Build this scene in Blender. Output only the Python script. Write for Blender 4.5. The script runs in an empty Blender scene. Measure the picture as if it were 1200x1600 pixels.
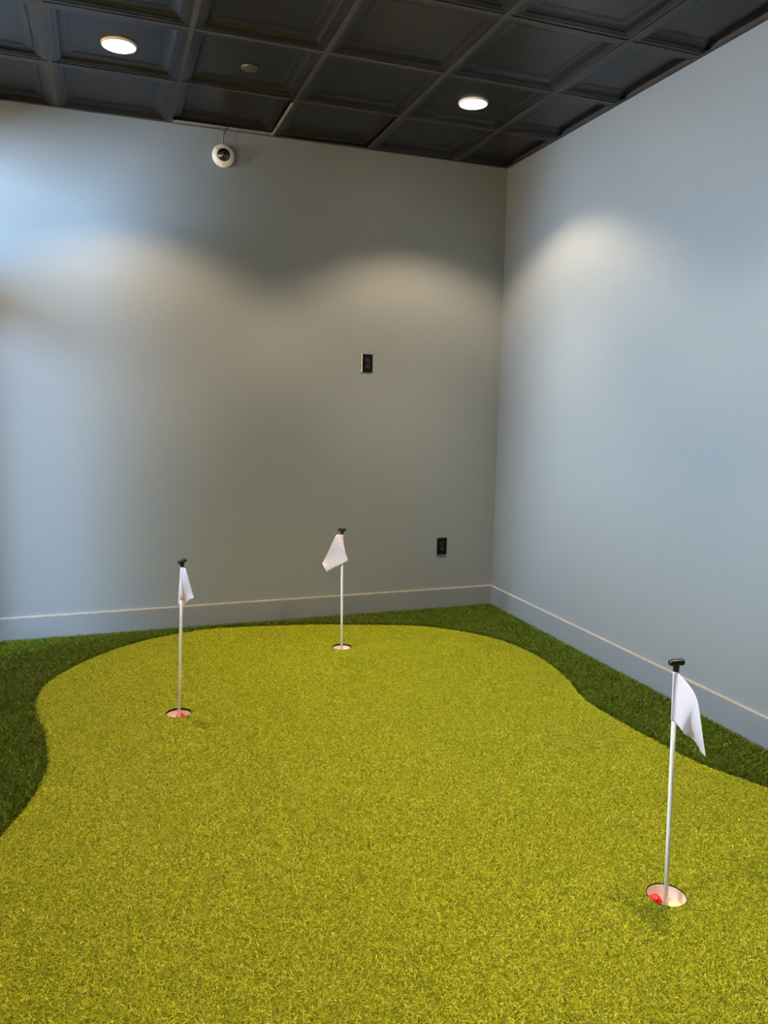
import bpy, bmesh, math, random
import numpy as np
from mathutils import Vector, Matrix, Euler, noise
random.seed(7); rng = np.random.default_rng(11)
S = bpy.context.scene
COL = S.collection

# ------------------------------------------------------------------ camera
F_PX = 1209.55
cam = bpy.data.cameras.new('camera'); camo = bpy.data.objects.new('camera', cam); COL.objects.link(camo)
cam.sensor_fit = 'VERTICAL'; cam.sensor_height = 36.0; cam.lens = F_PX / 1600 * 36
cam.clip_start = 0.02
CAM_LOC = Vector((-2.6399, -4.9538, 1.4234))
CAM_ROT = Euler((1.4330, -0.01825, -0.34399), 'XYZ')
camo.location = CAM_LOC; camo.rotation_euler = CAM_ROT
S.camera = camo

# ------------------------------------------------------------------ world, lights, exposure
S.view_settings.view_transform = 'Standard'; S.view_settings.look = 'None'
S.view_settings.gamma = 1.0; S.view_settings.use_curve_mapping = False
S.view_settings.exposure = 0.0
SKY_STRENGTH = 3.4
FACADE_W = 2350.0
BEAM_W = 165.0
SPOT_W = 100.0
SPOT_COL = (1.0, 0.71, 0.43)
w = bpy.data.worlds.new('world'); S.world = w; w.use_nodes = True
wn = w.node_tree.nodes; wl = w.node_tree.links
bg = wn['Background']; bg.inputs['Strength'].default_value = SKY_STRENGTH
bg.inputs['Color'].default_value = (0.76, 0.84, 1.0, 1)      # overcast blue-grey daylight
# bright sky over the street, seen through the glazing of the left wall
fl = bpy.data.lights.new('daylight', 'AREA'); fl.shape = 'RECTANGLE'; fl.size = 3.2; fl.size_y = 0.7
fl.energy = FACADE_W; fl.color = (0.56, 0.75, 0.98)
su = bpy.data.lights.new('sun', 'SUN'); su.energy = 190.0; su.color = (1.0, .62, .28); su.angle = math.radians(1)
suo = bpy.data.objects.new('sun', su); COL.objects.link(suo)
suo.rotation_euler = (0, math.radians(42), math.radians(-12))      # high over the building: reaches only the paving outside
flo = bpy.data.objects.new('daylight', fl); COL.objects.link(flo)
flo.location = (-8.5, -2.7, 2.55)
flo.rotation_euler = (Vector((-3.2, -0.6, 2.3)) - Vector(flo.location)).to_track_quat('-Z', 'Z').to_euler()

H = 3.035          # ceiling
XL = -3.62         # left wall
YR = -7.0          # rear wall
ZF = -0.022        # turf backing / slab top
T = 0.6096         # ceiling module

# ------------------------------------------------------------------ helpers
def lin(c): return tuple((x/12.92 if x <= .04045 else ((x+.055)/1.055)**2.4) for x in c)
def rgb(r, g, b): return lin((r/255, g/255, b/255)) + (1,)
def mat(name, col, rough=.5, spec=.5, metal=0, coat=0, emit=None, es=0):
    m = bpy.data.materials.new(name); m.use_nodes = True
    b = m.node_tree.nodes['Principled BSDF']
    b.inputs['Base Color'].default_value = col; b.inputs['Roughness'].default_value = rough
    b.inputs['Specular IOR Level'].default_value = spec; b.inputs['Metallic'].default_value = metal
    b.inputs['Coat Weight'].default_value = coat
    if emit: b.inputs['Emission Color'].default_value = emit; b.inputs['Emission Strength'].default_value = es
    return m
def add_noise(m, scale, amt, bump=0.0, dist=.002, c2=None, detail=3):
    nt = m.node_tree; b = nt.nodes['Principled BSDF']
    tc = nt.nodes.new('ShaderNodeTexCoord'); n = nt.nodes.new('ShaderNodeTexNoise')
    n.inputs['Scale'].default_value = scale; n.inputs['Detail'].default_value = detail
    nt.links.new(tc.outputs['Object'], n.inputs['Vector'])
    if c2 is not None:
        r = nt.nodes.new('ShaderNodeMapRange'); r.inputs[1].default_value = .5-amt; r.inputs[2].default_value = .5+amt
        mx = nt.nodes.new('ShaderNodeMix'); mx.data_type = 'RGBA'
        mx.inputs[6].default_value = b.inputs['Base Color'].default_value; mx.inputs[7].default_value = c2
        nt.links.new(n.outputs[0], r.inputs[0]); nt.links.new(r.outputs[0], mx.inputs[0]); nt.links.new(mx.outputs[2], b.inputs['Base Color'])
    if bump:
        bp = nt.nodes.new('ShaderNodeBump'); bp.inputs['Strength'].default_value = bump; bp.inputs['Distance'].default_value = dist
        nt.links.new(n.outputs[0], bp.inputs['Height']); nt.links.new(bp.outputs[0], b.inputs['Normal'])
    return m

def link_mesh(name, me, m, parent=None):
    o = bpy.data.objects.new(name, me); COL.objects.link(o)
    if m is not None and not me.materials: me.materials.append(m)
    if parent: o.parent = parent
    return o
def obj(name, bm, m, parent=None, smooth=False, bevel=0.0):
    me = bpy.data.meshes.new(name); bmesh.ops.recalc_face_normals(bm, faces=bm.faces[:]); bm.to_mesh(me); bm.free()
    if smooth:
        for p in me.polygons: p.use_smooth = True
    o = link_mesh(name, me, m, parent)
    if bevel:
        md = o.modifiers.new('bevel', 'BEVEL'); md.width = bevel; md.segments = 2; md.limit_method = 'ANGLE'
    return o
def tag(o, label, cat, group=None):
    o['label'] = label; o['category'] = cat
    if group: o['group'] = group
    return o
def struct(o, label=None):
    o['kind'] = 'structure'
    if label: o['label'] = label
    return o
def empty(name, loc, label, cat, group=None, rot=(0, 0, 0)):
    o = bpy.data.objects.new(name, None); COL.objects.link(o); o.location = loc; o.rotation_euler = rot
    o.empty_display_size = .05
    return tag(o, label, cat, group)
def bx(bm, x0, x1, y0, y1, z0, z1):
    v = [bm.verts.new((x, y, z)) for x in (x0, x1) for y in (y0, y1) for z in (z0, z1)]
    for f in ((0,1,3,2),(4,6,7,5),(0,4,5,1),(2,3,7,6),(0,2,6,4),(1,5,7,3)): bm.faces.new([v[i] for i in f])
def boxes(*bs):
    bm = bmesh.new()
    for b in bs: bx(bm, *b)
    return bm
def lathe(prof, n=40, axis='z', cx=0, cy=0, cz=0, closed=False):
    """prof: (r, h) list; spins about the axis"""
    bm = bmesh.new(); rings = []
    for r, h in prof:
        ring = []
        if r < 1e-6: ring = [bm.verts.new((cx, cy, cz+h))] * n
        else:
            for k in range(n):
                a = 2*math.pi*k/n; ring.append(bm.verts.new((cx+r*math.cos(a), cy+r*math.sin(a), cz+h)))
        rings.append(ring)
    m = len(rings)
    for i in range(m if closed else m-1):
        A, B = rings[i], rings[(i+1) % m]
        for k in range(n):
            q = [A[k], A[(k+1) % n], B[(k+1) % n], B[k]]; u = []
            for v in q:
                if v not in u: u.append(v)
            if len(u) > 2:
                try: bm.faces.new(u)
                except ValueError: pass
    if axis == 'y':   # local z -> -y (out of the back wall)
        bmesh.ops.rotate(bm, verts=bm.verts[:], cent=(0,0,0), matrix=Matrix.Rotation(math.pi/2, 3, 'X'))
    return bm
def tube(pts, r, n=8):
    bm = bmesh.new(); rings = []
    pts = [Vector(p) for p in pts]
    for i, p in enumerate(pts):
        d = (pts[min(i+1, len(pts)-1)] - pts[max(i-1, 0)]).normalized()
        q = d.to_track_quat('Z', 'Y')
        rings.append([bm.verts.new(p + q @ Vector((r*math.cos(2*math.pi*k/n), r*math.sin(2*math.pi*k/n), 0))) for k in range(n)])
    for A, B in zip(rings, rings[1:]):
        for k in range(n): bm.faces.new((A[k], A[(k+1) % n], B[(k+1) % n], B[k]))
    bm.faces.new(rings[0]); bm.faces.new(rings[-1])
    return bm
def catmull(pts, n):
    P = [np.array(p, float) for p in pts]; P = [2*P[0]-P[1]] + P + [2*P[-1]-P[-2]]
    out = []
    seg = len(P)-3
    for i in range(n):
        t = i/(n-1)*seg; k = min(int(t), seg-1); t -= k
        a, b, c, d = P[k:k+4]
        out.append(.5*((2*b)+(-a+c)*t+(2*a-5*b+4*c-d)*t*t+(-a+3*b-3*c+d)*t**3))
    return out

# ------------------------------------------------------------------ materials
WALL = add_noise(mat('wall_paint', rgb(133, 142, 148), .42, .4), 260, .3, .12, .0015, None, 4)
BASE = add_noise(mat('baseboard_paint', rgb(129, 138, 145), .4, .4), 120, .3, .05, .001)
CAULK = add_noise(mat('white_caulk', rgb(184, 179, 170), .5, .4), 60, .3, 0, 0, rgb(158, 152, 142))
TILE = add_noise(mat('black_ceiling_tile', rgb(19, 18, 18), .28, .40), 8, .35, .04, .002, rgb(26, 24, 24), 5)
TEE = add_noise(mat('black_grid_metal', rgb(70, 66, 64), .5, .4), 25, .3, 0, 0, rgb(56, 52, 51))
BARE = add_noise(mat('bare_grid_edge', rgb(176, 164, 154), .5, .5), 25, .3, 0, 0, rgb(130, 120, 112))
TRIMW = mat('white_trim', rgb(235, 225, 220), .35)
LENS = mat('lamp_lens', (1, 1, 1, 1), .5, emit=(1, .87, .72, 1), es=28)
PLENUM = mat('plenum_dark', rgb(20, 20, 20), .9)
BLACKP = mat('black_plastic', rgb(7, 7, 8), .45, .2)
BLACKM = mat('black_receptacle', rgb(30, 30, 31), .4)
SLOT = mat('slot_dark', rgb(3, 3, 3), .8)
STEEL = mat('screw_metal', rgb(120, 120, 120), .3, metal=1)
CAMW = mat('camera_white', rgb(238, 234, 222), .35)
CAMD = mat('camera_dome', rgb(18, 12, 12), .06, .6, coat=1)
KNOB = add_noise(mat('black_rubber_handle', rgb(14, 11, 10), .38, .5), 300, .3, .05, .0005)
POLE = mat('white_pole', rgb(252, 250, 244), .45, .5)
CUP = add_noise(mat('white_cup_plastic', rgb(232, 214, 206), .4, .5), 40, .3, 0, 0, rgb(222, 202, 192))  # white plastic; pink bounce from balls and turf put into the colour
SOIL = add_noise(mat('cut_foam_edge', rgb(64, 46, 26), .9, .2), 200, .3, .4, .002, rgb(30, 24, 12))
REDB = mat('red_ball', rgb(236, 22, 40), .25, .5, coat=.5)
WHITEB = mat('white_ball', rgb(250, 238, 180), .3, .5, coat=.4)
def cloth_mat():
    m = mat('flag_nylon', rgb(236, 227, 236), .6, .3); nt = m.node_tree; b = nt.nodes['Principled BSDF']
    tr = nt.nodes.new('ShaderNodeBsdfTranslucent'); tr.inputs[0].default_value = rgb(238, 226, 230)
    mx = nt.nodes.new('ShaderNodeMixShader'); mx.inputs[0].default_value = .18
    nt.links.new(b.outputs[0], mx.inputs[1]); nt.links.new(tr.outputs[0], mx.inputs[2])
    nt.links.new(mx.outputs[0], nt.nodes['Material Output'].inputs[0])
    wv = nt.nodes.new('ShaderNodeTexNoise'); wv.inputs['Scale'].default_value = 900
    tc = nt.nodes.new('ShaderNodeTexCoord'); nt.links.new(tc.outputs['Object'], wv.inputs['Vector'])
    bp = nt.nodes.new('ShaderNodeBump'); bp.inputs['Strength'].default_value = .1; bp.inputs['Distance'].default_value = .0005
    nt.links.new(wv.outputs[0], bp.inputs['Height']); nt.links.new(bp.outputs[0], b.inputs['Normal'])
    return m
FLAG = cloth_mat()
def glass_mat(name, tint):
    m = bpy.data.materials.new(name); m.use_nodes = True; nt = m.node_tree
    nt.nodes.remove(nt.nodes['Principled BSDF'])
    t = nt.nodes.new('ShaderNodeBsdfTransparent'); t.inputs[0].default_value = tint
    g = nt.nodes.new('ShaderNodeBsdfGlossy'); g.inputs['Roughness'].default_value = .02
    lw = nt.nodes.new('ShaderNodeLayerWeight'); lw.inputs['Blend'].default_value = .5
    pw = nt.nodes.new('ShaderNodeMath'); pw.operation = 'POWER'; pw.inputs[1].default_value = 5
    f = nt.nodes.new('ShaderNodeMath'); f.operation = 'MULTIPLY_ADD'; f.inputs[1].default_value = .95; f.inputs[2].default_value = .04
    nt.links.new(lw.outputs['Facing'], pw.inputs[0]); nt.links.new(pw.outputs[0], f.inputs[0])
    mx = nt.nodes.new('ShaderNodeMixShader')
    nt.links.new(f.outputs[0], mx.inputs[0]); nt.links.new(t.outputs[0], mx.inputs[1]); nt.links.new(g.outputs[0], mx.inputs[2])
    nt.links.new(mx.outputs[0], nt.nodes['Material Output'].inputs[0])
    return m
GLASS = glass_mat('window_glass', (.95, .97, .98, 1))
TINT = glass_mat('tinted_glass', (.78, .79, .80, 1))
TINTW = glass_mat('solar_glass', (.70, .70, .69, 1))
ALU = mat('dark_bronze_frame', rgb(52, 48, 46), .4, metal=.6)
CONC = add_noise(mat('concrete_slab', rgb(120, 116, 110), .9), 6, .3, .1, .002, rgb(96, 92, 88))
PAVE = add_noise(mat('outside_paving', rgb(158, 154, 148), .9), 2, .3, .1, .002, rgb(138, 134, 128))

def blade_mat(name, cols, rough, big, scale, trans=.12):
    """blade colour: random ramp per tuft and blade, its ends paint in glints and shaded gaps"""
    m = bpy.data.materials.new(name); m.use_nodes = True; nt = m.node_tree; b = nt.nodes['Principled BSDF']
    oi = nt.nodes.new('ShaderNodeObjectInfo'); cr = nt.nodes.new('ShaderNodeValToRGB')
    at = nt.nodes.new('ShaderNodeAttribute'); at.attribute_name = 'shade'        # every blade its own shade
    ad = nt.nodes.new('ShaderNodeMath'); ad.operation = 'ADD'; fr = nt.nodes.new('ShaderNodeMath'); fr.operation = 'FRACT'
    nt.links.new(oi.outputs['Random'], ad.inputs[0]); nt.links.new(at.outputs['Fac'], ad.inputs[1])
    nt.links.new(ad.outputs[0], fr.inputs[0]); nt.links.new(fr.outputs[0], cr.inputs[0])
    e = cr.color_ramp.elements
    e[0].position = 0; e[0].color = cols[0][1]; e[1].position = 1; e[1].color = cols[-1][1]
    for p, c in cols[1:-1]: k = e.new(p); k.color = c
    nt.links.new(cr.outputs[0], b.inputs['Base Color'])
    b.inputs['Roughness'].default_value = rough; b.inputs['Specular IOR Level'].default_value = .22
    if trans:
        tr = nt.nodes.new('ShaderNodeBsdfTranslucent'); nt.links.new(cr.outputs[0], tr.inputs[0])
        mx = nt.nodes.new('ShaderNodeMixShader'); mx.inputs[0].default_value = trans
        nt.links.new(b.outputs[0], mx.inputs[1]); nt.links.new(tr.outputs[0], mx.inputs[2])
        nt.links.new(mx.outputs[0], nt.nodes['Material Output'].inputs[0])
    return m
GREEN_BLADE = blade_mat('putting_turf_fibre', [(0, rgb(52, 64, 1)), (.25, rgb(122, 140, 2)), (.6, rgb(162, 176, 6)), (.85, rgb(208, 214, 28)), (1, rgb(255, 250, 112))], .36, 0, 1)  # fibre tones; darkest end paints shaded gaps, brightest end paints glints
FRINGE_BLADE = blade_mat('fringe_turf_fibre', [(0, rgb(34, 58, 0)), (.4, rgb(64, 90, 1)), (.8, rgb(88, 114, 3)), (1, rgb(146, 156, 50))], .40, 0, 1)
GREEN_BACK = add_noise(mat('putting_turf_backing', rgb(100, 108, 6), .9, .2), 300, .3, .5, .004, rgb(130, 138, 12))
FRINGE_BACK = add_noise(mat('fringe_turf_backing', rgb(34, 50, 6), .9, .2), 300, .3, .5, .004, rgb(46, 66, 8))

# ------------------------------------------------------------------ room shell
struct(obj('floor', boxes((XL-.15, .15, YR-.15, .15, ZF-.30, ZF-.12)), CONC))
struct(obj('wall_back', boxes((XL-.15, .15, 0, .15, ZF-.12, H+.12)), WALL))
struct(obj('wall_right', boxes((0, .15, YR-.15, 0, ZF-.12, H+.12)), WALL))
struct(obj('wall_rear', boxes((XL-.15, 0, YR-.15, YR, ZF-.12, H+.12)), WALL))
# left wall: glazed door with transom beside the back wall, wide window further on
D0, D1, DH, TB0, TB1 = -0.68, -0.10, 2.06, 2.03, 2.16
TH = 2.84
W0, W1, WS, WH = -4.5, -1.30, 1.0, 2.92
bm = boxes((XL-.15, XL, YR, W0, ZF-.12, H+.12), (XL-.15, XL, W1, D0, ZF-.12, H+.12), (XL-.15, XL, D1, 0, ZF-.12, H+.12),
           (XL-.15, XL, W0, W1, ZF-.12, WS), (XL-.15, XL, W0, W1, WH, H+.12), (XL-.15, XL, D0, D1, TH, H+.12), (XL-.15, XL, D0, D1, ZF-.12, ZF))
struct(obj('wall_left', bm, WALL))
xa, xb = XL-.12, XL-.05
d = struct(obj('door_1', boxes((xa, xb, D0, D0+.05, ZF, TH), (xa, xb, D1-.05, D1, ZF, TH), (xa, xb, D0+.05, D1-.05, TH-.05, TH), (xa, xb, D0+.05, D1-.05, TB0, TB1)), ALU))
obj('glass_pane', boxes((XL-.088, XL-.082, D0+.05, D1-.05, TB1, TH-.05)), GLASS, d)
lf = obj('door_leaf', boxes((xa+.01, xb-.01, D0+.052, D0+.13, ZF+.01, TB0-.003), (xa+.01, xb-.01, D1-.13, D1-.052, ZF+.01, TB0-.003), (xa+.01, xb-.01, D0+.13, D1-.13, ZF+.01, ZF+.2), (xa+.01, xb-.01, D0+.13, D1-.13, TB0-.09, TB0-.003)), ALU, d)
obj('glass_pane', boxes((XL-.088, XL-.082, D0+.13, D1-.13, ZF+.2, TB0-.09)), TINT, lf)
obj('door_handle', tube([(XL-.06, D0+.09, .95), (XL+.0, D0+.09, .95), (XL+.0, D0+.09, 1.2), (XL-.06, D0+.09, 1.2)], .011), STEEL, lf)
wmid = (W0+W1)/2
wdw = struct(obj('window_1', boxes((xa, xb, W0, W0+.05, WS, WH), (xa, xb, W1-.05, W1, WS, WH), (xa, xb, W0+.05, W1-.05, WS, WS+.05), (xa, xb, W0+.05, W1-.05, WH-.05, WH), (xa, xb, wmid-.025, wmid+.025, WS+.05, WH-.05)), ALU))
for a, b_ in ((W0+.05, wmid-.025), (wmid+.025, W1-.05)):
    obj('glass_pane', boxes((XL-.088, XL-.082, a, b_, WS+.05, WH-.05)), TINTW, wdw)
struct(obj('trim_1', boxes((XL-.05, XL+.03, W0-.03, W1+.03, WS-.03, WS-.002)), CAULK, bevel=.004))
o = obj('paving', boxes((-30, XL-.16, -20, 12, ZF-.15, ZF-.03)), PAVE); tag(o, 'grey outdoor paving beyond the glazed left wall', 'paving')
struct(o)
del o['category']

# baseboards with the white caulked top line
for nm, b1, b2 in (('baseboard_back', (XL, 0, -.013, 0, ZF, .121), (XL, 0, -.0135, 0, .121, .129)),
                   ('baseboard_right', (-.013, 0, YR, -.013, ZF, .121), (-.0135, 0, YR, -.0135, .121, .127)),
                   ('baseboard_left', (XL, XL+.013, W0, D0-.02, ZF, .121), (XL, XL+.0135, W0, D0-.02, .121, .130))):
    o = struct(obj(nm, boxes(b1), BASE)); s = obj('caulk_line', boxes(b2), CAULK, o); s['label'] = 'thin off-white line along the top edge'

# ------------------------------------------------------------------ ceiling: deck, tee grid, coffered tiles
OX, OY = 0.4011, 0.6164
ceil = struct(obj('ceiling', boxes((XL-.15, .15, YR-.15, .15, H+.16, H+.22)), PLENUM))
xs = [0.0, -OX]
while xs[-1]-T > XL: xs.append(xs[-1]-T)
xs.append(XL)
ys = [0.0, -OY]
while ys[-1]-T > YR: ys.append(ys[-1]-T)
ys.append(YR)
TW = .012
def tee(bm, a, b, axis, pos):
    if axis == 'y': bx(bm, pos-TW, pos+TW, a, b, H, H+.0025); bx(bm, pos-.003, pos+.003, a, b, H+.0025, H+.04)
    else: bx(bm, a, b, pos-TW, pos+TW, H+.0004, H+.0025); bx(bm, a, b, pos-.003, pos+.003, H+.0025, H+.035)
for x in xs[1:-1]:
    bm = bmesh.new(); tee(bm, YR, 0, 'y', x); obj('grid_runner', bm, TEE, ceil)
cross = {}
for j, y in enumerate(ys[1:-1]):
    for i in range(len(xs)-1):
        wdt = xs[i]-xs[i+1]; key = round(wdt, 3)
        if key not in cross:
            bm = bmesh.new(); tee(bm, TW if i < len(xs)-2 else 0, wdt-(TW if i > 0 else 0), 'x', 0)
            me = bpy.data.meshes.new('cross_tee'); bm.to_mesh(me); bm.free(); me.materials.append(TEE); cross[key] = me
        o = bpy.data.objects.new('cross_tee', cross[key]); COL.objects.link(o); o.parent = ceil; o.location = (xs[i+1], y, 0)
for nm, b in (('wall_angle', (XL, 0, -.022, 0, H-.0006, H+.0018)), ('wall_angle', (-.022, 0, YR, -.022, H-.0006, H+.0018)), ('wall_angle', (XL, XL+.022, YR, -.022, H-.0006, H+.0018))):
    q = list(b)
    if q[3] == 0: q[2] = -.002
    elif q[1] == 0: q[0] = -.002
    else: q[1] = q[0]+.002
    q[5] = H+.075; obj(nm, boxes(b, q), TEE, ceil)

PROF = [(0, 0), (.028, 0), (.029, .003), (.037, .0035), (.038, .006), (.046, .0065), (.0465, .010), (.050, .0105),
        (.055, .016), (.063, .021), (.075, .0255), (.090, .0275), (.0915, .0295), (.100, .030), (.101, .032), (.2985, .032)]
def tile_bm(hx, hy, hole=False):
    bm = bmesh.new(); rings = []
    for dd, zz in PROF[:-1]:
        zz *= .8
        ax, ay = T/2-.006-dd, T/2-.006-dd
        rings.append([bm.verts.new((sx*ax, sy*ay, zz)) for sx, sy in ((-1,-1),(1,-1),(1,1),(-1,1))])
    for A, B in zip(rings, rings[1:]):
        for k in range(4): bm.faces.new((A[k], A[(k+1) % 4], B[(k+1) % 4], B[k]))
    bm.faces.new(rings[-1])
    bmesh.ops.recalc_face_normals(bm, faces=bm.faces[:])
    for f in bm.faces:
        if abs(f.normal.z) > .99 and f.normal.z > 0: bmesh.ops.reverse_faces(bm, faces=bm.faces[:]); break
    return bm
tile_me = {}
def tile_mesh(wx, wy, sidex, sidey):
    """cut tiles keep one side of the full coffer; sidex/sidey say which edge is cut"""
    key = (round(wx, 3), round(wy, 3), sidex, sidey)
    if key in tile_me: return tile_me[key]
    bm = tile_bm(0, 0)
    full = T-.012
    if wx < T-.03:
        c = (-T/2+.006+wx-.010) if sidex > 0 else (T/2-.006-wx+.010)
        bmesh.ops.bisect_plane(bm, geom=bm.verts[:]+bm.edges[:]+bm.faces[:], plane_co=(c, 0, 0), plane_no=(sidex, 0, 0), clear_outer=True)
    if wy < T-.03:
        c = (-T/2+.006+wy-.010) if sidey > 0 else (T/2-.006-wy+.010)
        bmesh.ops.bisect_plane(bm, geom=bm.verts[:]+bm.edges[:]+bm.faces[:], plane_co=(0, c, 0), plane_no=(0, sidey, 0), clear_outer=True)
    me = bpy.data.meshes.new('ceiling_tile'); bm.to_mesh(me); bm.free(); me.materials.append(TILE)
    tile_me[key] = me; return me
for i in range(len(xs)-1):
    for j in range(len(ys)-1):
        wx, wy = xs[i]-xs[i+1], ys[j]-ys[j+1]
        sx = 1 if i == 0 else -1; sy = 1 if j == 0 else -1
        me = tile_mesh(wx, wy, sx, sy)
        cx = xs[i+1]+T/2 if sx > 0 else xs[i]-T/2
        cy = ys[j+1]+T/2 if sy > 0 else ys[j]-T/2
        o = bpy.data.objects.new('ceiling_tile', me); COL.objects.link(o); o.parent = ceil
        o.location = (cx, cy, H+.0035)
        o.rotation_euler = (random.uniform(-.0015, .0015), random.uniform(-.0015, .0015), 0)
        if j == 0 and i == 3:     # the lifted tile over the security camera: pushed up and askew
            o.location = (cx+.004, cy-.004, H+.020); o.rotation_euler = (math.radians(-1.2), math.radians(.6), math.radians(.4))
        if j == 0 and i == 2:
            o.location = (cx+.004, cy, H+.009); o.rotation_euler = (0, math.radians(-.8), math.radians(-.5))
# bare grey lips showing around the lifted tile
lx0, lx1 = xs[4]+.012, xs[3]-.012
s = obj('grid_edge', boxes((lx0, lx1, -.030, -.020, H-.0012, H+.003), (lx0, lx1, -.046, -.036, H+.002, H+.006)), BARE, ceil); s['label'] = 'bare grey lip along the wall under the lifted tile'
s = obj('grid_edge', boxes((lx1-.004, lx1+.010, -OY+.04, -.030, H-.0012, H+.003)), BARE, ceil); s['label'] = 'bare grey lip beside the lifted tile'

# ------------------------------------------------------------------ downlights, cover disc
def downlight(x, y, label):
    z = H+.028
    e = empty('downlight', (x+.010, y+.038, z), label, 'light', 'recessed ceiling downlights')
    obj('trim_ring', lathe([(.073, .0), (.073, -.009), (.0745, -.011), (.079, -.009), (.081, -.005), (.082, .0015), (.073, .0015)], 48, closed=False), TRIMW, e, True)
    obj('lens', lathe([(0, -.008), (.05, -.0085), (.073, -.008)], 48), LENS, e, True)
    L = bpy.data.lights.new('downlight_lamp', 'SPOT'); L.energy = SPOT_W; L.color = SPOT_COL
    L.spot_size = math.radians(119); L.spot_blend = .40; L.shadow_soft_size = .025
    lo = bpy.data.objects.new('downlight_lamp', L); COL.objects.link(lo); lo.parent = e; lo.location = (0, 0, -.075)
    L = bpy.data.lights.new('downlight_beam', 'SPOT'); L.energy = BEAM_W; L.color = SPOT_COL      # the brighter core of the beam
    L.spot_size = math.radians(76); L.spot_blend = 1.0; L.shadow_soft_size = .025
    lo = bpy.data.objects.new('downlight_beam', L); COL.objects.link(lo); lo.parent = e; lo.location = (0, 0, -.075)
    return e
rowy = [-(OY+T/2), -(OY+T*4+T/2)]
colx = [-(OX+T/2), -(OX+T*3+T/2)]
names = {(0, 0): 'round lit ceiling downlight nearest the room corner', (1, 0): 'round lit ceiling downlight at upper left, left of the small grey disc'}
for a, y in enumerate(rowy):
    for b, x in enumerate(colx):
        downlight(x, y, names.get((b, a), 'round ceiling downlight in the %s row, %s side, out of the photo' % (('first', 'second', 'rear')[a], ('right', 'left')[b])))
e = empty('sprinkler_cover', (-1.915, -.865, H+.0285), 'small round grey sprinkler cover disc on a black ceiling tile', 'sprinkler')
obj('cover_plate', lathe([(0, -.0105), (.030, -.010), (.038, -.008), (.041, -.004), (.041, .0)], 40), mat('cover_grey', rgb(92, 88, 86), .35, metal=.3), e, True)
obj('collar', lathe([(.030, .0), (.034, .0), (.034, .008), (.030, .008)], 40, closed=True), STEEL, e, True)

# ------------------------------------------------------------------ security camera on the back wall
e = empty('security_camera', (-1.924, 0, 2.881), 'white round security camera with dark dome high on the back wall', 'camera')
obj('mounting_plate', lathe([(0, 0), (.060, 0), (.060, .010), (0, .010)], 48, 'y'), CAMW, e, True)
obj('housing', lathe([(.056, .008), (.064, .012), (.0665, .022), (.063, .034), (.054, .044), (.044, .050), (.038, .0515), (.037, .047), (0, .047)], 56, 'y'), CAMW, e, True)
dm = lathe([(.0375*math.cos(a), .046+.026*math.sin(a)) for a in np.linspace(0, math.pi/2, 12)], 48, 'y')
o = obj('dome', dm, CAMD, e, True); o['label'] = 'dark glossy dome'
o2 = obj('lens_ring', lathe([(.010, .0715), (.013, .0705), (.013, .069)], 24, 'y'), mat('lens_ring_grey', rgb(120, 112, 110), .3), o, True)
for a in (math.radians(140), math.radians(268)):
    o = obj('screw', lathe([(0, .0012), (.0026, .001), (.003, 0), (0, 0)], 12, 'y'), SLOT, e); o.location = (.0520*math.cos(a), -.0455, .0520*math.sin(a))
    o['label'] = 'small dark screw hole'
e.children[0].name = 'mounting_plate'
c1 = catmull([(.000, -.028, .060), (-.002, -.026, .085), (.003, -.022, .115), (.012, -.028, .140), (.026, -.045, .158), (.034, -.060, .175)], 24)
o = obj('cable', tube(c1, .0030), mat('dark_cable', rgb(40, 28, 26), .5), e, True); o['label'] = 'dark cable rising to the ceiling'
c1 = catmull([(-.003, -.030, .062), (-.006, -.029, .080), (-.005, -.026, .100), (.000, -.025, .118)], 16)
o = obj('cable', tube(c1, .0017), CAMW, e, True); o['label'] = 'thin white wire'

# ------------------------------------------------------------------ outlets
def outlet(x, z, label, edge):
    e = empty('wall_outlet', (x, 0, z), label, 'outlet')
    bm = boxes((-.0365, .0365, -.008, 0, -.059, .059)); obj('cover_plate', bm, BLACKP, e, bevel=.0025)
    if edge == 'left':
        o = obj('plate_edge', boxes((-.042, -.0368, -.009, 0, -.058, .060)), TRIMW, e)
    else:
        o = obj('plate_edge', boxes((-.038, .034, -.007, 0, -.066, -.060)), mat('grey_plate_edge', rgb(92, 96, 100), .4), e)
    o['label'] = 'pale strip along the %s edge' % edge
    for s in (-1, 1):
        cz = s*.0195; bm = bmesh.new(); n = 28; vs = []
        for k in range(n):
            a = 2*math.pi*k/n; px = .0172*math.cos(a); pz = max(-.0135, min(.0135, .0172*math.sin(a))); vs.append((px, pz))
        A = [bm.verts.new((p, -.008, q+cz)) for p, q in vs]; B = [bm.verts.new((p*.96, -.0105, q*.96+cz)) for p, q in vs]
        for k in range(n): bm.faces.new((A[k], A[(k+1) % n], B[(k+1) % n], B[k]))
        bm.faces.new(B); r = obj('receptacle', bm, BLACKM, e)
        obj('slot', boxes((-.0078, -.0052, -.0108, -.0100, cz, cz+.009)), SLOT, r)
        obj('slot', boxes((.0052, .0078, -.0108, -.0100, cz+.001, cz+.008)), SLOT, r)
        obj('slot', boxes((-.0022, .0022, -.0108, -.0100, cz-.010, cz-.006)), SLOT, r)
    obj('screw', lathe([(0, .0095), (.0025, .009), (.003, .0075)], 12, 'y'), STEEL, e)
outlet(-.989, 1.693, 'black wall outlet at mid height on the back wall with a white left edge', 'left')
outlet(-.411, .437, 'black wall outlet low on the back wall near the corner', 'bottom')

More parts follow.
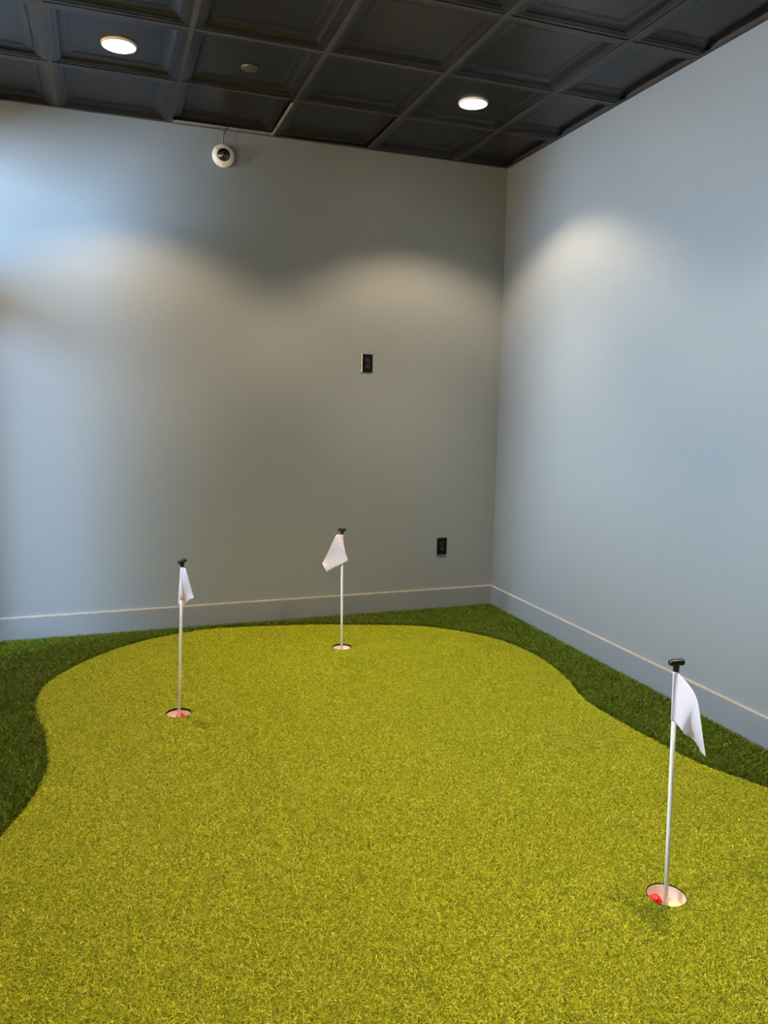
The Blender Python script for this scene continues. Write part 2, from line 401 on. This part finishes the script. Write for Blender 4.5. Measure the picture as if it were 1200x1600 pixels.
# ------------------------------------------------------------------ turf
ZG = -.010         # tip of the short pile
GPTS = [(-3.56, -5.2), (-3.30, -4.2), (-3.16, -3.2), (-3.09, -2.62), (-3.0, -2.283), (-2.935, -2.08), (-2.893, -1.812), (-2.925, -1.456), (-2.985, -1.12), (-2.955, -.82),
        (-2.80, -.54), (-2.62, -.34), (-2.42, -.20), (-2.10, -.085), (-1.85, -.09), (-1.62, -.125), (-1.38, -.165), (-1.14, -.24), (-.93, -.31), (-.745, -.385), (-.59, -.50), (-.475, -.63),
        (-.38, -.78), (-.325, -.95), (-.30, -1.13), (-.312, -1.34), (-.35, -1.55), (-.41, -1.75), (-.435, -1.90), (-.428, -2.02), (-.415, -2.25), (-.375, -2.57), (-.28, -2.80),
        (-.20, -3.1), (-.18, -3.5), (-.25, -4.2), (-.5, -5.2)]
G = [tuple(p) for p in catmull(GPTS, 240)]
G = G + [(-.5, -5.9), (-3.58, -5.9)]
GP = np.array(G)
CUPS = [(-2.356, -1.403), (-1.345, -.670), (-1.099, -3.236)]
CR = .057
def inside(px, py, poly):
    r = np.zeros(len(px), bool); n = len(poly)
    for i in range(n):
        x0, y0 = poly[i]; x1, y1 = poly[(i+1) % n]
        if y0 == y1: continue
        c = ((y0 > py) != (y1 > py)) & (px < (x1-x0)*(py-y0)/(y1-y0)+x0)
        r ^= c
    return r
from mathutils.geometry import delaunay_2d_cdt
def flat(loops, z, thick, name, m):
    """outer loop with holes -> thin slab; loops[0] is the outline"""
    vs, es = [], []
    for L in loops:
        b = len(vs); vs += [Vector(p) for p in L]; es += [(b+i, b+(i+1) % len(L)) for i in range(len(L))]
    V, E, Fc, *_ = delaunay_2d_cdt(vs, es, [], 0, 1e-6)
    bm = bmesh.new(); bv = [bm.verts.new((v.x, v.y, z)) for v in V]
    cen = np.array([[sum(V[i].x for i in f)/3, sum(V[i].y for i in f)/3] for f in Fc])
    ok = inside(cen[:, 0], cen[:, 1], loops[0])
    for L in loops[1:]: ok &= ~inside(cen[:, 0], cen[:, 1], L)
    for f, k in zip(Fc, ok):
        if k: bm.faces.new([bv[i] for i in f])
    bmesh.ops.delete(bm, geom=[v for v in bm.verts if not v.link_faces], context='VERTS')
    bmesh.ops.recalc_face_normals(bm, faces=bm.faces[:])
    r = bmesh.ops.extrude_face_region(bm, geom=bm.faces[:])
    bmesh.ops.translate(bm, verts=[v for v in r['geom'] if isinstance(v, bmesh.types.BMVert)], vec=(0, 0, -thick))
    return obj(name, bm, m)
circ = [[(cx+(CR+.001)*math.cos(2*math.pi*k/40), cy+(CR+.001)*math.sin(2*math.pi*k/40)) for k in range(40)] for cx, cy in CUPS]
green = flat([G]+circ, ZG-.006, .100, 'putting_green', GREEN_BACK)
tag(green, 'large kidney shaped putting green of short yellow-green artificial turf', 'putting green')
room = [(XL+.001, -6.99), (-.0005-.013, -6.99), (-.0135, -.0135), (XL+.001, -.0135)]
gin = [(x*1.0, y) for x, y in G]
fringe = flat([room, gin], ZF, .090, 'turf_border', FRINGE_BACK)
tag(fringe, 'border of longer dark green artificial turf between the green and the walls', 'turf')

def tuft_mesh(name, nb, length, width, lean, curl, seed, m, spread, dirbias=(0, 0)):
    r = random.Random(seed); bm = bmesh.new()
    for k in range(nb):
        a = r.uniform(0, 2*math.pi); L = length*r.uniform(.7, 1.15); wd = width*r.uniform(.8, 1.2)
        ox, oy = r.gauss(0, spread), r.gauss(0, spread)
        dx, dy = math.cos(a)*lean*r.uniform(.3, 1.3)+dirbias[0], math.sin(a)*lean*r.uniform(.3, 1.3)+dirbias[1]
        b = r.uniform(0, math.pi); wx, wy = math.cos(b)*wd/2, math.sin(b)*wd/2
        pts = []
        for s in (0, .4, .75, 1):
            q = s*s*curl; pts.append((ox+(dx*s+dx*q)*L, oy+(dy*s+dy*q)*L, L*(s-.28*s*s*(lean+curl*.5)), (1-.75*s**3)))
        rows = [(bm.verts.new((x-wx*t, y-wy*t, z)), bm.verts.new((x+wx*t, y+wy*t, z))) for x, y, z, t in pts]
        for A, B in zip(rows, rows[1:]): bm.faces.new((A[0], A[1], B[1], B[0]))
    me = bpy.data.meshes.new(name); bm.to_mesh(me); bm.free(); me.materials.append(m)
    sh = me.attributes.new('shade', 'FLOAT', 'FACE')
    sh.data.foreach_set('value', np.repeat([r.random() for _ in range(nb)], 3).astype(np.float32))
    return bpy.data.objects.new(name, me)          # never linked to the scene: only the pattern of the pile
def pile(name, parent, pts, z, protos, smin, smax, yaw=2*math.pi):
    me = bpy.data.meshes.new(name); n = len(pts)
    me.vertices.add(n); co = np.empty((n, 3), np.float32); co[:, :2] = pts; co[:, 2] = z; me.vertices.foreach_set('co', co.ravel())
    o = link_mesh(name, me, protos[0].data.materials[0], parent); o['kind'] = 'stuff'
    ng = bpy.data.node_groups.new(name, 'GeometryNodeTree')
    ng.interface.new_socket('Geometry', in_out='INPUT', socket_type='NodeSocketGeometry'); ng.interface.new_socket('Geometry', in_out='OUTPUT', socket_type='NodeSocketGeometry')
    N = ng.nodes; gi = N.new('NodeGroupInput'); go = N.new('NodeGroupOutput')
    iop = N.new('GeometryNodeInstanceOnPoints'); iop.inputs['Pick Instance'].default_value = True
    gti = N.new('GeometryNodeGeometryToInstance')
    for p in protos:
        oi = N.new('GeometryNodeObjectInfo'); oi.inputs['Object'].default_value = p; oi.inputs['As Instance'].default_value = False
        ng.links.new(oi.outputs['Geometry'], gti.inputs[0])
    ng.links.new(gi.outputs[0], iop.inputs['Points']); ng.links.new(gti.outputs[0], iop.inputs['Instance'])
    rv = N.new('FunctionNodeRandomValue'); rv.data_type = 'FLOAT_VECTOR'
    rv.inputs[0].default_value = (-.12, -.12, 0); rv.inputs[1].default_value = (.12, .12, yaw)
    sc = N.new('FunctionNodeRandomValue'); sc.data_type = 'FLOAT'; sc.inputs[2].default_value = smin; sc.inputs[3].default_value = smax; sc.inputs['Seed'].default_value = 5
    ng.links.new(rv.outputs[0], iop.inputs['Rotation']); ng.links.new(sc.outputs[1], iop.inputs['Scale'])
    ng.links.new(iop.outputs[0], go.inputs[0])
    md = o.modifiers.new('pile', 'NODES'); md.node_group = ng
    return o
def scatter(x0, x1, y0, y1, d, j=1.0):
    nx, ny = int((x1-x0)/d), int((y1-y0)/d)
    gx, gy = np.meshgrid(np.arange(nx), np.arange(ny)); n = nx*ny
    return np.stack([x0+(gx.ravel()+rng.random(n)*j+(gy.ravel() % 2)*.5)*d, y0+(gy.ravel()+rng.random(n)*j)*d], 1)
def cull(p, near=True):
    """fine pile on the ground the photo could see, a thriftier one on the rest of the room"""
    R = np.array(CAM_ROT.to_matrix()); q = (np.c_[p, np.zeros(len(p))]-np.array(CAM_LOC)) @ R
    dz = -q[:, 2]; k = (dz > .3) & (np.abs(q[:, 0]) < dz*(600/F_PX)+.7) & (np.abs(q[:, 1]) < dz*(800/F_PX)+.4)
    return p[k if near else ~k]
gp = cull(scatter(XL, 0, -4.6, 0, .0048, .8)); gp2 = cull(scatter(XL, 0, -5.88, 0, .0068, .8), False)
m_ = inside(gp[:, 0], gp[:, 1], G)
for cx, cy in CUPS: m_ &= (gp[:, 0]-cx)**2+(gp[:, 1]-cy)**2 > (CR+.0035)**2
gpts = gp[m_]; gpts2 = gp2[inside(gp2[:, 0], gp2[:, 1], G)]
fp = np.concatenate([cull(scatter(XL+.01, -.016, -4.6, -.016, .0075)), cull(scatter(XL+.01, -.016, -6.98, -.016, .010), False)]); fpts = fp[~inside(fp[:, 0], fp[:, 1], G)]
dmin = np.full(len(fpts), 9.0)
for q in GP[:-2]: dmin = np.minimum(dmin, np.hypot(fpts[:, 0]-q[0], fpts[:, 1]-q[1]))
fpts = fpts[dmin > .015]                      # the seam: bared dark backing stands in for the shadow line round the green
print('tufts', len(gpts), len(fpts))
pg = [tuft_mesh('green_tuft', 5, .0054, .0017, .75, 1.2, s, GREEN_BLADE, .0013) for s in range(6)]
pf = [tuft_mesh('fringe_tuft', 5, .026, .0024, .5, .8, 50+s, FRINGE_BLADE, .0018) for s in range(6)]
pile('turf_pile', green, gpts, ZG-.006, pg, .85, 1.2)
pile('turf_pile', green, gpts2, ZG-.006, pg, 1.2, 1.6)
pile('turf_pile', fringe, fpts, ZF-.001, pf, .75, 1.2)

# ------------------------------------------------------------------ cups, balls, flagsticks
CD = .060
def cup(c, label, rim=.010):
    e = empty('golf_cup', (c[0], c[1], ZG-CD), label, 'cup', 'golf hole cups sunk in the green')
    obj('liner', lathe([(0, 0), (CR-.003, 0), (CR-.0025, CD-rim-.004), (CR-.0005, CD-rim), (CR, CD-rim), (CR, -.003), (0, -.003)], 56), CUP, e, True)
    o = obj('cut_turf_edge', lathe([(CR-.0008, CD-rim), (CR-.0004, CD-.003), (CR+.0004, CD-.003), (CR+.0004, CD-rim)], 56, closed=True), SOIL, e); o['label'] = 'dark brown cut edge above the white liner'
    obj('ferrule', lathe([(.0075, 0), (.0075, .012), (.011, .012), (.013, .0), ], 24), CUP, e, True)
cup(CUPS[0], 'white golf hole cup with one red ball, farthest left on the green', .013)
cup(CUPS[1], 'white empty golf hole cup at the back of the green, nearest the back wall', .013)
cup(CUPS[2], 'white golf hole cup in the right foreground holding a red and a white ball', .007)

F3 = CAM_ROT.to_matrix()
RIGHT = (F3 @ Vector((1, 0, 0))); RIGHT.z = 0; RIGHT.normalize()
BACK = Vector((-RIGHT.y, RIGHT.x, 0))       # away from the photographer
def ball(c, dr, db, m, label, up=0):
    R = .02135
    e = Vector((c[0], c[1], ZG-CD+R+.001+up))+RIGHT*dr+BACK*db
    bm = bmesh.new(); bmesh.ops.create_icosphere(bm, subdivisions=5, radius=R)
    # dimples
    n = 160; ga = math.pi*(3-5**.5)
    D = np.array([[math.cos(ga*i)*math.sqrt(1-(1-2*(i+.5)/n)**2), math.sin(ga*i)*math.sqrt(1-(1-2*(i+.5)/n)**2), 1-2*(i+.5)/n] for i in range(n)])
    V = np.array([v.co[:] for v in bm.verts])/R
    dd = np.arccos(np.clip((V @ D.T).max(1), -1, 1)); dep = np.clip(1-(dd/.10)**2, 0, 1)*.0006
    for v, q, k in zip(bm.verts, V, dep): v.co = Vector(q)*(R-k)
    o = obj('golf_ball', bm, m, None, True); o.location = e
    return tag(o, label, 'ball')
def tdir(deg): return math.cos(math.radians(deg)), math.sin(math.radians(deg))
ball(CUPS[2], -.0255, .0185, REDB, 'red golf ball in the right foreground cup beside the white ball')
ball(CUPS[2], .0240, -.0105, WHITEB, 'white golf ball in the right foreground cup right of the pole')
ball(CUPS[0], .0020, .0305, REDB, 'red golf ball behind the pole in the left cup')

def flagstick(c, tip, knob_rot, knob_tilt, top, bot, folds, amp, ph, label, hz, shear=0, deep=1.0, lift=0, dh=0):
    HP = .690+dh
    """tip: (right, back) lean of the top; top/bot: flag edge curves in metres (right, back, up) from the pole axis"""
    base = Vector((c[0], c[1], ZG-CD))
    e = empty('flagstick', base, label, 'flag', 'flagsticks standing in the cups')
    topv = RIGHT*tip[0]+BACK*tip[1]+Vector((0, 0, CD+HP))
    obj('pole', tube([Vector((0, 0, .001)), topv*.33, topv*.66, topv*.985], .0066, 20), POLE, e, True)
    q = topv.normalized().to_track_quat('Z', 'Y')
    hm = lathe([(0, -.006), (.0088, -.006), (.0088, .010), (.0094, .016), (0, .018)], 24)
    k = obj('handle_stem', hm, KNOB, e, True); k.location = topv; k.rotation_euler = q.to_euler()
    # rounded T bar
    bm = bmesh.new(); n, mm = 20, 24; rings = []
    Lh, rr = .0130, .0112
    for i in range(mm+1):
        a = -math.pi/2+math.pi*i/mm; ax = math.sin(a); off = Lh*(1 if ax > 0 else -1 if ax < 0 else 0)
        rad = rr*math.cos(a)*(1.0); x = off+rr*ax
        rings.append([bm.verts.new((x, max(rad, 1e-4)*math.cos(2*math.pi*j/n), max(rad, 1e-4)*.92*math.sin(2*math.pi*j/n))) for j in range(n)])
    for A, B in zip(rings, rings[1:]):
        for j in range(n): bm.faces.new((A[j], A[(j+1) % n], B[(j+1) % n], B[j]))
    bm.faces.new(rings[0]); bm.faces.new(rings[-1])
    t = obj('handle_bar', bm, KNOB, e, True); t.location = topv+Vector((0, 0, .020)); t.rotation_euler = (0, knob_tilt, knob_rot)
    # flag: sleeve round the pole, then the draped cloth
    def axis(z): return topv*((z)/(topv.z))
    z1 = topv.z-.010; z0 = z1-hz
    nu, nv = 44, 26
    tc, bc = catmull(top, nu), catmull(bot, nu)
    bm = bmesh.new(); grid = []
    for i in range(nu):
        row = []
        u = i/(nu-1)
        for j in range(nv):
            v = j/(nv-1)
            p = tc[i]*(1-v)+bc[i]*v
            wv = math.sin(u*folds*2*math.pi+ph+v*.9)*amp*min(1, u*3)*(.35+.65*v) + .0025*math.sin(v*5+u*9)*min(1, u*4)
            zc = z1 + p[2] - lift*p[1]*deep
            a = axis(max(zc, .05))
            row.append(bm.verts.new(Vector((a.x, a.y, zc))+RIGHT*(p[0]+shear*p[1]*deep)+BACK*(p[1]*deep+wv)))
        grid.append(row)
    for i in range(nu-1):
        for j in range(nv-1): bm.faces.new((grid[i][j], grid[i+1][j], grid[i+1][j+1], grid[i][j+1]))
    f = obj('flag', bm, FLAG, e, True)
    md = f.modifiers.new('solid', 'SOLIDIFY'); md.thickness = .0008
    f['label'] = 'plain white cloth flag'
    sl = obj('sleeve', tube([axis(z0+(z1-z0)*k/6)+RIGHT*.0005 for k in range(7)], .0086, 20), FLAG, f, True)
    return e

# right foreground
flagstick(CUPS[2], (-.020, .0), CAM_ROT.z+.05, math.radians(-4),
          [(-.0070, -.0085, 0), (.006, -.010, -.001), (.018, -.020, -.010), (.042, -.045, -.036), (.057, -.065, -.066), (.069, -.085, -.120), (.077, -.100, -.172), (.079, -.108, -.202)],
          [(-.0085, -.010, -.142), (.004, -.012, -.148), (.015, -.018, -.158), (.028, -.018, -.176), (.045, -.012, -.190), (.062, -.006, -.203), (.071, .002, -.220), (.078, .008, -.236)],
          1.6, .013, .4, 'white flagstick with drooping white flag in the right foreground cup', .142, .33, 1.4, .14, .008)
# left
flagstick(CUPS[0], (.030, .0), CAM_ROT.z+.9, math.radians(-10),
          [(-.0085, .002, 0), (-.002, -.010, .001), (.012, -.012, .001), (.022, -.012, -.006), (.034, -.012, -.050), (.046, -.014, -.092), (.054, -.016, -.122), (.058, -.016, -.134)],
          [(-.014, .012, -.150), (-.020, .016, -.165), (-.010, .020, -.180), (.004, .016, -.184), (.016, .008, -.172), (.028, -.006, -.156), (.044, -.014, -.146), (.058, -.016, -.138)],
          1.2, .009, 1.2, 'white flagstick with narrow white flag in the left cup', .150, dh=.006)
# back
flagstick(CUPS[1], (-.006, .0), CAM_ROT.z, 0,
          [(.0088, .0, 0), (-.004, -.010, .001), (-.022, -.012, .001), (-.034, -.012, -.002), (-.055, -.014, -.045), (-.082, -.018, -.105), (-.105, -.020, -.150), (-.115, -.020, -.170)],
          [(.010, -.004, -.100), (.030, -.012, -.140), (.036, -.016, -.150), (.010, -.020, -.166), (-.020, -.022, -.182), (-.050, -.024, -.196), (-.078, -.024, -.212), (-.088, -.024, -.220)],
          1.1, .007, 2.4, 'white flagstick at the back of the green with its flag hanging to the left', .165, dh=-.005)
